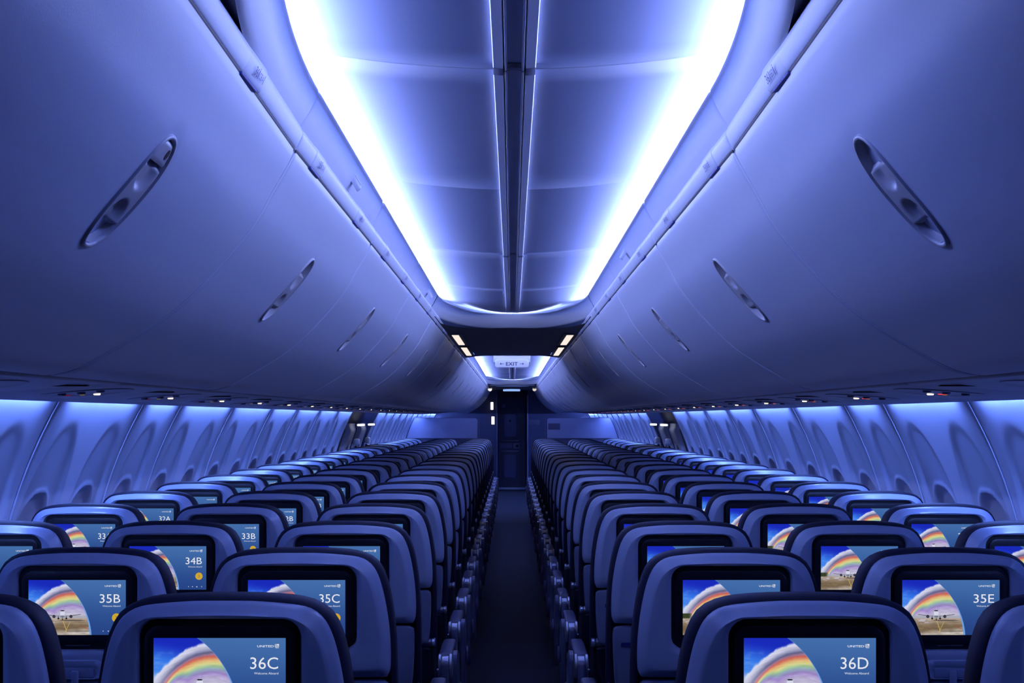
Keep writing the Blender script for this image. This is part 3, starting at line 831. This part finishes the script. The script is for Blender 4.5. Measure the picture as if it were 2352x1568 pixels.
PIV = {sx: pivot(sx) for sx in (-1, 1)}
b = MB(); b.box((0, 0, 0), (.030, .003, .027)); ME_TAG = b.make('fabric_tag', M_TAG)

# ---------------------------------------------------------------- the picture on the screens (per-vertex colours, drawn by formula)
SW, SHH = .2155, .1215
def hsh(x, y, s=0.):
    return np.modf(np.abs(np.sin(x*127.1+y*311.7+s)*43758.5453))[0]
def vnoise(x, y, s=0.):
    xi, yi = np.floor(x), np.floor(y); fx, fy = x-xi, y-yi; fx = fx*fx*(3-2*fx); fy = fy*fy*(3-2*fy)
    return (hsh(xi, yi, s)*(1-fx)+hsh(xi+1, yi, s)*fx)*(1-fy)+(hsh(xi, yi+1, s)*(1-fx)+hsh(xi+1, yi+1, s)*fx)*fy
def fbm(x, y, s=0.): return sum(vnoise(x*2**k, y*2**k, s+k)*.5**(k+1) for k in range(4))
def picture(u, v):
    A = SW/SHH; x = u*A; y = v
    def mix(a, b, t): return a*(1-t[..., None])+np.asarray(b, float)*t[..., None]
    one = np.ones(u.shape)
    def col(c): return np.asarray(c, float)*one[..., None]
    bg = mix(col((72, 118, 172)), (40, 72, 135), ssm(-.15, 1.05, v+.10*(.8-u)))
    # sky
    t = ssm(0, .62, y-.15*(.35-x)+.02)
    sky = mix(col((26, 44, 185)), (58, 128, 232), ssm(.10, .42, y+.18*(.5-x))); sky = mix(sky, (178, 214, 240), ssm(.38, .62, y))
    cl = fbm(x*7+y*2, y*20, 3.); sky = mix(sky, (120, 170, 240), .45*ssm(.45, .75, cl)*ssm(.1, .3, y))
    im = sky
    dx, dy = (x-.78)/.687, (y-.85)/.485; rho = np.sqrt(dx*dx+dy*dy)
    edge = 1.29+.33*ssm(0, .75, x); nz = fbm(x*14, y*14, 7.)
    ein = ssm(.05, -.04, rho-edge+.10*(nz-.5))
    sp = rho/np.maximum(edge, 1e-6)
    spe = np.where(sp < .77, .77-(.77-sp)*(1+2.6*(1-ssm(.12, .48, x))), sp)
    stops = [(-9., (206, 202, 212)), (.30, (204, 200, 212)), (.42, (190, 178, 210)), (.49, (165, 140, 198)), (.555, (150, 170, 186)), (.60, (165, 203, 152)), (.655, (228, 220, 140)),
             (.715, (236, 176, 116)), (.765, (218, 106, 92)), (.795, (170, 124, 146)), (.835, (104, 104, 138)), (.875, (150, 152, 180)), (.93, (206, 206, 222)), (.985, (228, 230, 240)), (1.2, (235, 240, 248))]
    rb = np.stack([np.interp(spe+.02*(nz-.5), [q[0] for q in stops], [q[1][k] for q in stops]) for k in range(3)], -1)
    streak = fbm(rho*26, np.arctan2(dy, dx)*4, 11.); rb = rb*(.90+.2*streak[..., None])
    fade = ssm(.05, .40, x)
    rb = mix(rb, (215, 215, 225), .35*(1-fade)); im = mix(im, (0, 0, 0), np.zeros(u.shape))*(1-ein[..., None])+rb*ein[..., None]
    # left bushes, horizon, ground
    hz = .665
    im = mix(im, (172, 172, 176), ssm(hz-.035, hz, y)*.85)
    bush = ssm(.20, .12, x+.04*nz)*ssm(.600, .615, y)*ssm(.715, .70, y); im = mix(im, (52, 62, 34), bush*.95)
    g = fbm(x*9, y*34, 2.); gr = mix(col((176, 158, 132)), (128, 108, 80), ssm(.70, .86, y)); gr = mix(gr, (196, 186, 170), ssm(.88, 1.0, y+.10*(x-.6))); gr = gr*(.80+.42*g[..., None])
    im = mix(im, (0, 0, 0), np.zeros(u.shape)); m = ssm(.690, .705, y); im = im*(1-m[..., None])+gr*m[..., None]
    pud = ssm(.5, .62, fbm(x*8, y*26, 5.))*ssm(.70, .72, y)*ssm(.82, .76, y)*ssm(.62, .4, x); im = mix(im, (205, 200, 205), pud*.8)
    # taxi lines
    def line(p, q, wd, c, im):
        p = np.array(p); q = np.array(q); e = q-p; L2 = (e**2).sum(); t = np.clip(((x-p[0])*e[0]+(y-p[1])*e[1])/L2, 0, 1)
        d = np.hypot(x-p[0]-t*e[0], y-p[1]-t*e[1]); return mix(im, c, ssm(wd, wd*.5, d))
    im = line((.62, .72), (.695, .93), .008, (206, 176, 96), im); im = line((.76, .76), (.66, .97), .006, (206, 176, 96), im)
    im = line((.70, .93), (1.12, .93), .006, (84, 76, 66), im); im = line((.98, .84), (1.10, .90), .005, (180, 70, 60), im)
    # aeroplane seen head-on
    def blob(cx, cy, rx, ry, c, im, p=2.): 
        r = np.abs((x-cx)/rx)**p+np.abs((y-cy)/ry)**p; return mix(im, c, ssm(1.15, .85, r))
    im = blob(.80, .735, .24, .012, (96, 88, 84), im)
    im = line((.29, .628), (.50, .652), .007, (84, 80, 88), im); im = line((.74, .652), (.95, .628), .007, (84, 80, 88), im)
    im = line((.46, .655), (.78, .655), .013, (150, 150, 160), im)
    for cx in (.465, .775):
        im = blob(cx, .664, .028, .028, (24, 26, 34), im); im = blob(cx, .664, .014, .014, (78, 80, 92), im)
    for cx in (.545, .69): im = blob(cx, .700, .017, .018, (22, 22, 26), im); im = line((cx, .66), (cx, .69), .006, (40, 40, 46), im)
    im = line((.62, .66), (.62, .715), .006, (44, 44, 50), im); im = blob(.62, .718, .010, .014, (20, 20, 24), im)
    im = blob(.62, .630, .052, .050, (196, 198, 208), im); im = blob(.62, .600, .044, .050, (222, 224, 232), im); im = blob(.62, .665, .040, .018, (120, 122, 134), im)
    im = blob(.62, .560, .034, .010, (24, 26, 34), im, 4.); im = line((.62, .50), (.62, .55), .0035, (190, 190, 205), im)
    # circular mask of the photo on the panel
    r = np.hypot(x+.209, y-1.10); R = 1.359; wd = .004+.030*ssm(.15, 1., y)
    ring = ssm(R-wd, R-wd+.006, r); im = mix(im, (118, 168, 224), ring); out = ssm(R, R+.005, r)
    im = im*(1-out[..., None])+bg*out[..., None]
    im = im*(1-(np.array((.05, .05, .0))))
    return np.clip(im, 0, 255)
def screen_mesh(nx, ny, name):
    us = np.linspace(0, 1, nx); vs2 = np.linspace(0, 1, ny); U, Vv = np.meshgrid(us, vs2, indexing='ij')
    P = np.stack([(U-.5)*SW, np.full(U.shape, 0.), (.5-Vv)*SHH], -1)
    me = MB().grid(P, flip=True).make(name, M_SCR)
    cc = picture(U, Vv)/255.; cc = np.where(cc <= .04045, cc/12.92, ((cc+.055)/1.055)**2.4)
    at = me.color_attributes.new('picture', 'FLOAT_COLOR', 'POINT')
    at.data.foreach_set('color', np.concatenate([cc.reshape(-1, 3), np.ones((nx*ny, 1))], 1).ravel().astype(np.float32))
    return me
M_SCR = bpy.data.materials.new('lit_screen'); M_SCR.use_nodes = True; nt = M_SCR.node_tree; nt.nodes.clear()
e = nt.nodes.new('ShaderNodeEmission'); a_ = nt.nodes.new('ShaderNodeAttribute'); a_.attribute_name = 'picture'; o_ = nt.nodes.new('ShaderNodeOutputMaterial')
nt.links.new(a_.outputs['Color'], e.inputs[0]); nt.links.new(e.outputs[0], o_.inputs[0])
ME_SCR = screen_mesh(321, 181, 'screen'); ME_SCRL = screen_mesh(81, 46, 'screen_far')
ZC = -.420                                   # screen centre height
def sc_pt(u, v): return ((u-.5)*SW, (.5-v)*SHH)
b = MB()
V, F, _ = text_bm('UNITED', .0036, .0270, 'R', .012); px, pz = sc_pt(.910, .123); b.add([(x+px, y, z+pz) for x, y, z in V], F)
V, F, _ = text_bm('Welcome Aboard', .0037, .0395, 'R'); px, pz = sc_pt(.945, .487); b.add([(x+px, y, z+pz) for x, y, z in V], F)
ME_GREET = mesh('greeting_text', b.V, b.F, E_TXT, smooth=False)
# square emblem: white corner square crossed by curved meridians, drawn as white strips
b = MB(); px, pz = sc_pt(.917, .137); q = .0070
R0 = [(.30, .40), (.50, .58), (.68, .76), (.86, .93)]
for r0_, r1_ in R0:
    L0 = []; L1 = []
    for k in range(15):
        a = PI/2*k/14; 
        L0.append((px+q*(1-1+r0_*math.cos(a)), 0, pz+q*r0_*math.sin(a))); L1.append((px+q*r1_*math.cos(a), 0, pz+q*r1_*math.sin(a)))
    b.grid(np.array([L0, L1]), flip=True)
L0 = []; L1 = []
for k in range(15):
    a = PI/2*k/14; c_, s_ = math.cos(a), math.sin(a); m_ = max(c_, s_); L0.append((px+q*min(c_*1.02/1, 1), 0, pz+q*min(s_*1.02, 1))); L1.append((px+q*c_/m_, 0, pz+q*s_/m_))
b.grid(np.array([L0, L1]), flip=True)
ME_LOGO = mesh('square_emblem', b.V, b.F, E_TXT, smooth=False)
px, pz = sc_pt(.905, .690)
b = MB(); b.add([(px+.0101*math.cos(2*PI*k/40), 0, pz+.0101*math.sin(2*PI*k/40)) for k in range(40)], [tuple(range(40))])
ME_BTN = mesh('round_button', b.V, b.F, E_YEL, smooth=False)
w2 = .0008; b = MB()
for sg in (1, -1):
    b.add([(px-.0015, 0, pz+sg*.0042), (px+.0025, 0, pz), (px+.0025-w2*1.5, 0, pz), (px-.0015-w2*1.2, 0, pz+sg*(.0042-w2*.8))], [(0, 1, 2, 3) if sg < 0 else (3, 2, 1, 0)])
ME_CHEV = mesh('chevron', b.V, b.F, E_CHEV, smooth=False)
b = MB()
px, pz = sc_pt(.768, .93); b.add([(px-.0009, 0, pz+.001), (px, 0, pz-.0017), (px+.0009, 0, pz+.001)], [(0, 1, 2)])
px, pz = sc_pt(.822, .93); b.add([(px-.0016, 0, pz-.0006), (px-.0006, 0, pz-.0006), (px+.0006, 0, pz-.0015), (px+.0006, 0, pz+.0015), (px-.0006, 0, pz+.0006), (px-.0016, 0, pz+.0006)], [(0, 1, 2, 3, 4, 5)])
px, pz = sc_pt(.878, .93)
for x0, x1, z0, z1 in ((-.0019, -.0004, -.0014, .0003), (.0001, .0014, -.0014, .0006), (.0005, .0011, .0010, .0018)): b.add([(px+x0, 0, pz+z0), (px+x1, 0, pz+z0), (px+x1, 0, pz+z1), (px+x0, 0, pz+z1)], [(0, 1, 2, 3)])
px, pz = sc_pt(.940, .93); n_ = 20
b.grid(np.array([[(px+r_*math.cos(2*PI*k/n_), 0, pz+r_*math.sin(2*PI*k/n_)) for k in range(n_+1)] for r_ in (.0012, .0016)]), flip=True)
ME_ICON = mesh('small_icons', b.V, b.F, E_TXT, smooth=False)
NUMC = {}
def number_mesh(t):
    if t not in NUMC:
        V, F, _ = text_bm(t, .0200, .0455, 'R', 0); px, pz = sc_pt(.943, .414)
        NUMC[t] = mesh('seat_number', [(x+px, y, z+pz) for x, y, z in V], F, E_TXT, smooth=False)
    return NUMC[t]
LET = {-1: 'CBA', 1: 'DEF'}
SX = [.4815, .9675, 1.4535]
POSN = ['aisle', 'middle', 'window']
for k, rw in enumerate(ROWS):
    yr = row_y(k)
    for s in (-1, 1):
        for c in range(3):
            code = '%d%s' % (rw, LET[s][c])
            read = code in ('36C', '36D', '35B', '35C', '35D', '35E', '34B', '34C', '33A', '33B', '32A', '32B', '31A')
            if read: lab = 'blue airline seat showing %s on its lit screen, %s of the aisle' % (code, sd[s])
            else: lab = '%s-block %s seat in blue and navy, %s row from the camera' % (sd[s], POSN[c], ordinal(k+1))
            t = thing('airline_seat', lab, 'seat', (s*SX[c], yr, 0), 'blue airline seats in rows of three')
            near = k < 13
            put('back_shell', ME_SHELL, t); put('back_cushion', ME_LEATH, t); put('tray_table', ME_TRAY, t)
            put('seat_pocket', ME_POCK, t); put('seat_cushion', ME_SEAT, t); put('leg_frame', ME_LEG, t)
            mo = put('monitor', ME_BEZ, t)
            put('ports', ME_PORTS, mo)
            ls = put('latch_surround', ME_ARCH, t); put('latch_niche', ME_NICHE, ls); put('table_latch', ME_TAB, ls)
            scn = put('screen', ME_SCR if k < 8 else ME_SCRL, t, (0, -.0062, H+ZC))
            if near:
                put('seat_number', number_mesh(code), scn, (0, -.0004, 0)); put('greeting_text', ME_GREET, scn, (0, -.0004, 0))
                put('square_emblem', ME_LOGO, scn, (0, -.0004, 0)); put('round_button', ME_BTN, scn, (0, -.0003, 0))
                put('chevron', ME_CHEV, scn, (0, -.0006, 0)); put('small_icons', ME_ICON, scn, (0, -.0004, 0))
            sx = -s
            A_ = ARM[(sx, c == 0)]
            ar = put('armrest', A_['core'], t); put('pad', A_['pad'], ar); put('hub_cheek', A_['cheek'], ar); put('hub_band', A_['band'], ar)
            if c == 0:
                put('aisle_shroud', A_['shroud'], ar); put('bumper', A_['disc'], ar); put('bolt', A_['bolt'], ar)
            p_, st = PIV[sx]; pv = put('recline_pivot', p_, t); put('pivot_strut', st, pv)
            if s > 0 and c == 0 and k < 8:
                o = put('fabric_tag', ME_TAG, t, (-.155+.01*math.sin(k*2.1), .012, H-.63)); o.rotation_euler = (0, .08*math.sin(k), 0)

# ================================================================ lamps on the middle soffit
for s in (-1, 1):
    for q, (a, c) in enumerate(((8.83, 9.97), (10.40, 11.67))):
        lab = '%s warm white ceiling lamp on the dark soffit, the %s of the pair' % (sd[s], 'nearer' if q == 0 else 'farther')
        z = H+soffz(.375)-.010
        t = thing('soffit_lamp', lab, 'lamp', (s*.376, (a+c)/2, z), 'warm soffit lamps')
        b = MB(); b.box((0, 0, .004), (.085, c-a+.12, .010), .004); put('housing', b.make('housing', M_SOFF), t)
        b = MB(); b.box((0, 0, -.002), (.045, c-a, .006), .0025); put('diffuser', b.make('diffuser', E_WARM), t)
    t = thing('soffit_vent', 'small bluish reflective clip beside the %s far soffit lamp' % sd[s], 'clip', (s*.335, 11.55, H+soffz(.335)-.008))
    b = MB(); b.box((0, 0, 0), (.012, .30, .006), .002); put('clip', b.make('clip', mat('blue_lens_%s' % sd[s], (.3, .4, .8), .2, emit=(.15, .25, .9), es=.6)), t)  # glint on the clip put in as emission; not a lamp
# ================================================================ exit sign
t = thing('exit_sign', 'white hanging EXIT sign with arrows under the far lit ceiling', 'sign', (0, 13.1, H+.486))
b = MB(); b.box((-.006, 0, .13), (.358, .05, .16), .006); put('housing', b.make('housing', M_SIGNB), t)
b = MB(); b.loft([[(p[0]-.006, y, p[1]) for p in rrect(-.163+i, .163-i, 0+i*.6, .074-i*.6, .020, 6)] for y, i in ((-.010, 0), (-.050, 0), (-.058, .006))], flip=True)
put('sign_face', b.make('face', M_SIGN, 40), t)
b = MB()
V, F, _ = text_bm('EXIT', .036, .114, 'C', .012); b.add([(x-.006, -.0592, z+.017) for x, y, z in V], F)
for sg in (-1, 1):
    c0 = -.006+sg*.095
    b.add([(c0-.018, -.0592, .0325), (c0+.018, -.0592, .0325), (c0+.018, -.0592, .0365), (c0-.018, -.0592, .0365)], [(0, 1, 2, 3)])
    tri = [(c0+sg*.021, -.0592, .0345), (c0+sg*.006, -.0592, .0475), (c0+sg*.010, -.0592, .0345), (c0+sg*.006, -.0592, .0215)]
    b.add(tri, [(0, 1, 2, 3) if sg > 0 else (3, 2, 1, 0)])
put('exit_lettering', mesh('exit_lettering', b.V, b.F, M_INK, smooth=False), t)

# ================================================================ bulkheads behind first class
for s in (-1, 1):
    yb = 21.5
    t = thing('bulkhead', '%s cabin divider behind the foremost economy row, pale panel over dark base' % sd[s], 'divider', (s*1.1, yb, 0), 'cabin dividers')
    off = (-s*1.1, 0, 0)
    zs = np.linspace(-1.47, .0, 16)
    fr = [(s*.53, H-1.47), (s*.53, H-.02)]+[(s*.545, H-.002)]+[(s*(wallx(z)+.02), H+z) for z in zs[::-1]]
    b = MB(); b.loft([[(x, y, z) for x, z in fr] for y in (-.03, .03)], flip=(s < 0)); put('frame', b.make('frame', M_GAL, 30), t, off)
    pn = [(s*.555, H-.325), (s*.555, H-.03), (s*.58, H-.008)]+[(s*(wallx(z)-.02), H+z) for z in np.linspace(-.008, -.325, 8)]
    b = MB(); b.loft([[(x, y, z) for x, z in pn] for y in (-.030, -.042)], flip=(s > 0)); put('pale_panel', b.make('pale', M_BULK, 30), t, off)
    if s > 0:
        b = MB(); b.box((.665, -.044, H-.14), (.19, .004, .10)); put('placard', b.make('placard', M_GAL), t, off)
# ================================================================ front wall and door
yf = 27.55
for s in (-1, 1):
    b = MB(); b.box((s*1.06, yf-.30, H-.44), (1.50, .5, 2.06)); 
    t = thing('galley_wall', 'dark %s galley partition beside the flight deck door' % sd[s], 'partition', (s*1.06, yf-.3, 0))
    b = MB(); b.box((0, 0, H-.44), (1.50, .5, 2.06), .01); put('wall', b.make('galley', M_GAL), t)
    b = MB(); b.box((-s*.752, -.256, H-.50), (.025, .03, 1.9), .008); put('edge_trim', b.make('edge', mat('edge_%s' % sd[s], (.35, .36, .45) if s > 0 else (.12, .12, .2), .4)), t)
    if s > 0: 
        b = MB(); b.box((-.62, -.254, H-.09), (.22, .006, .10), .002); put('placard', b.make('placard', M_DOOR), t)
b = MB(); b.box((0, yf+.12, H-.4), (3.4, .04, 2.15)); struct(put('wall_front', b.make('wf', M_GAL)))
d1 = struct(put('door_1', MB().box((-.012, yf+.06, H-.525), (.585, .05, 1.89), .01).make('door', M_DOOR)), 'narrow dark flight deck door with inset panels')
def inset(x0, x1, z0, z1, m, nm, r=.05, pr=.01):
    L0 = [[(p[0], y, H+p[1]) for p in rrect(x0+i, x1-i, z0+i, z1-i, r, 6)] for y, i in ((yf+.036, 0), (yf+.036-pr, 0), (yf+.032-pr, .006))]
    return put(nm, MB().loft(L0, flip=True).make(nm, m, 40), d1)
inset(-.172, .088, -.395, .072, M_DPAN, 'upper_inset'); inset(-.18, .088, -1.22, -.75, M_DPAN, 'lower_inset')
inset(-.225, .135, -.478, -.455, M_BIN, 'handle_bar', .009, .03); inset(-.225, .135, -.695, -.672, M_BIN, 'handle_bar', .009, .03)
inset(-.262, -.0, -.628, -.515, M_DPAN, 'placard', .008, .008); inset(.012, .155, -.635, -.515, M_BULK, 'lock_plate', .008, .015)
inset(.075, .125, -.60, -.55, M_DARK, 'lock_knob', .02, .03); inset(-.21, -.14, .21, .29, M_DPAN, 'placard', .01, .01)
inset(-.065, -.025, -.085, -.045, M_DARK, 'peephole', .018, .02); inset(.095, .13, .17, .21, M_METAL, 'knob', .015, .02)
b = MB(); b.box((-.012, yf-.1, .03), (.58, .25, .06), .01); struct(put('trim_10', b.make('sill', M_METAL)), 'bright door sill')
def lamp(nm, label, loc, size, m, r=.01):
    t = thing(nm, label, 'lamp', loc); b = MB(); b.box((0, .012, 0), (size[0]*1.12, size[1], size[2]*1.12), r); put('housing', b.make('housing', M_DARK), t)
    b = MB(); b.box((0, -.004, 0), size, min(r, min(size)*.4)); put('diffuser', b.make('diff', m), t); return t
lamp('wall_lamp', 'upper white upright lamp left of the flight deck door', (-.405, yf-.575, H+.235), (.056, .02, .155), E_WHITE)
lamp('wall_lamp', 'lower white upright lamp left of the flight deck door', (-.385, yf-.575, H-.055), (.062, .02, .160), E_WHITE)
lamp('door_lamp', 'wide blue-lit lamp above the flight deck door', (-.012, yf-.62, H+.555), (.34, .02, .055), E_COOL)
b = MB(); b.box((0, 23.95, H+.566), (.80, .10, .02), .008); tag(put('ceiling_light_bar', b.make('bar', emat('bar', (.16, .25, .85), .45))), 'slim blue light bar across the ceiling before the door', 'lamp')
for s in (-1, 1):
    t = thing('spot_lamp', 'round warm spot lamp at the %s end of the front soffit' % sd[s], 'lamp', (s*.405, 24.6, H+.535), 'front spot lamps')
    b = MB(); b.cyl((0, 0, .01), (0, 0, -.006), .045, 20, .004); put('housing', b.make('h', M_DARK), t)
    b = MB(); b.cyl((0, -.035, -.004), (0, .03, -.02), .034, 20, .006); put('bulb', b.make('bulb', emat('spot_%s' % sd[s], (1, .9, .8), 1.6 if s < 0 else .7)), t)
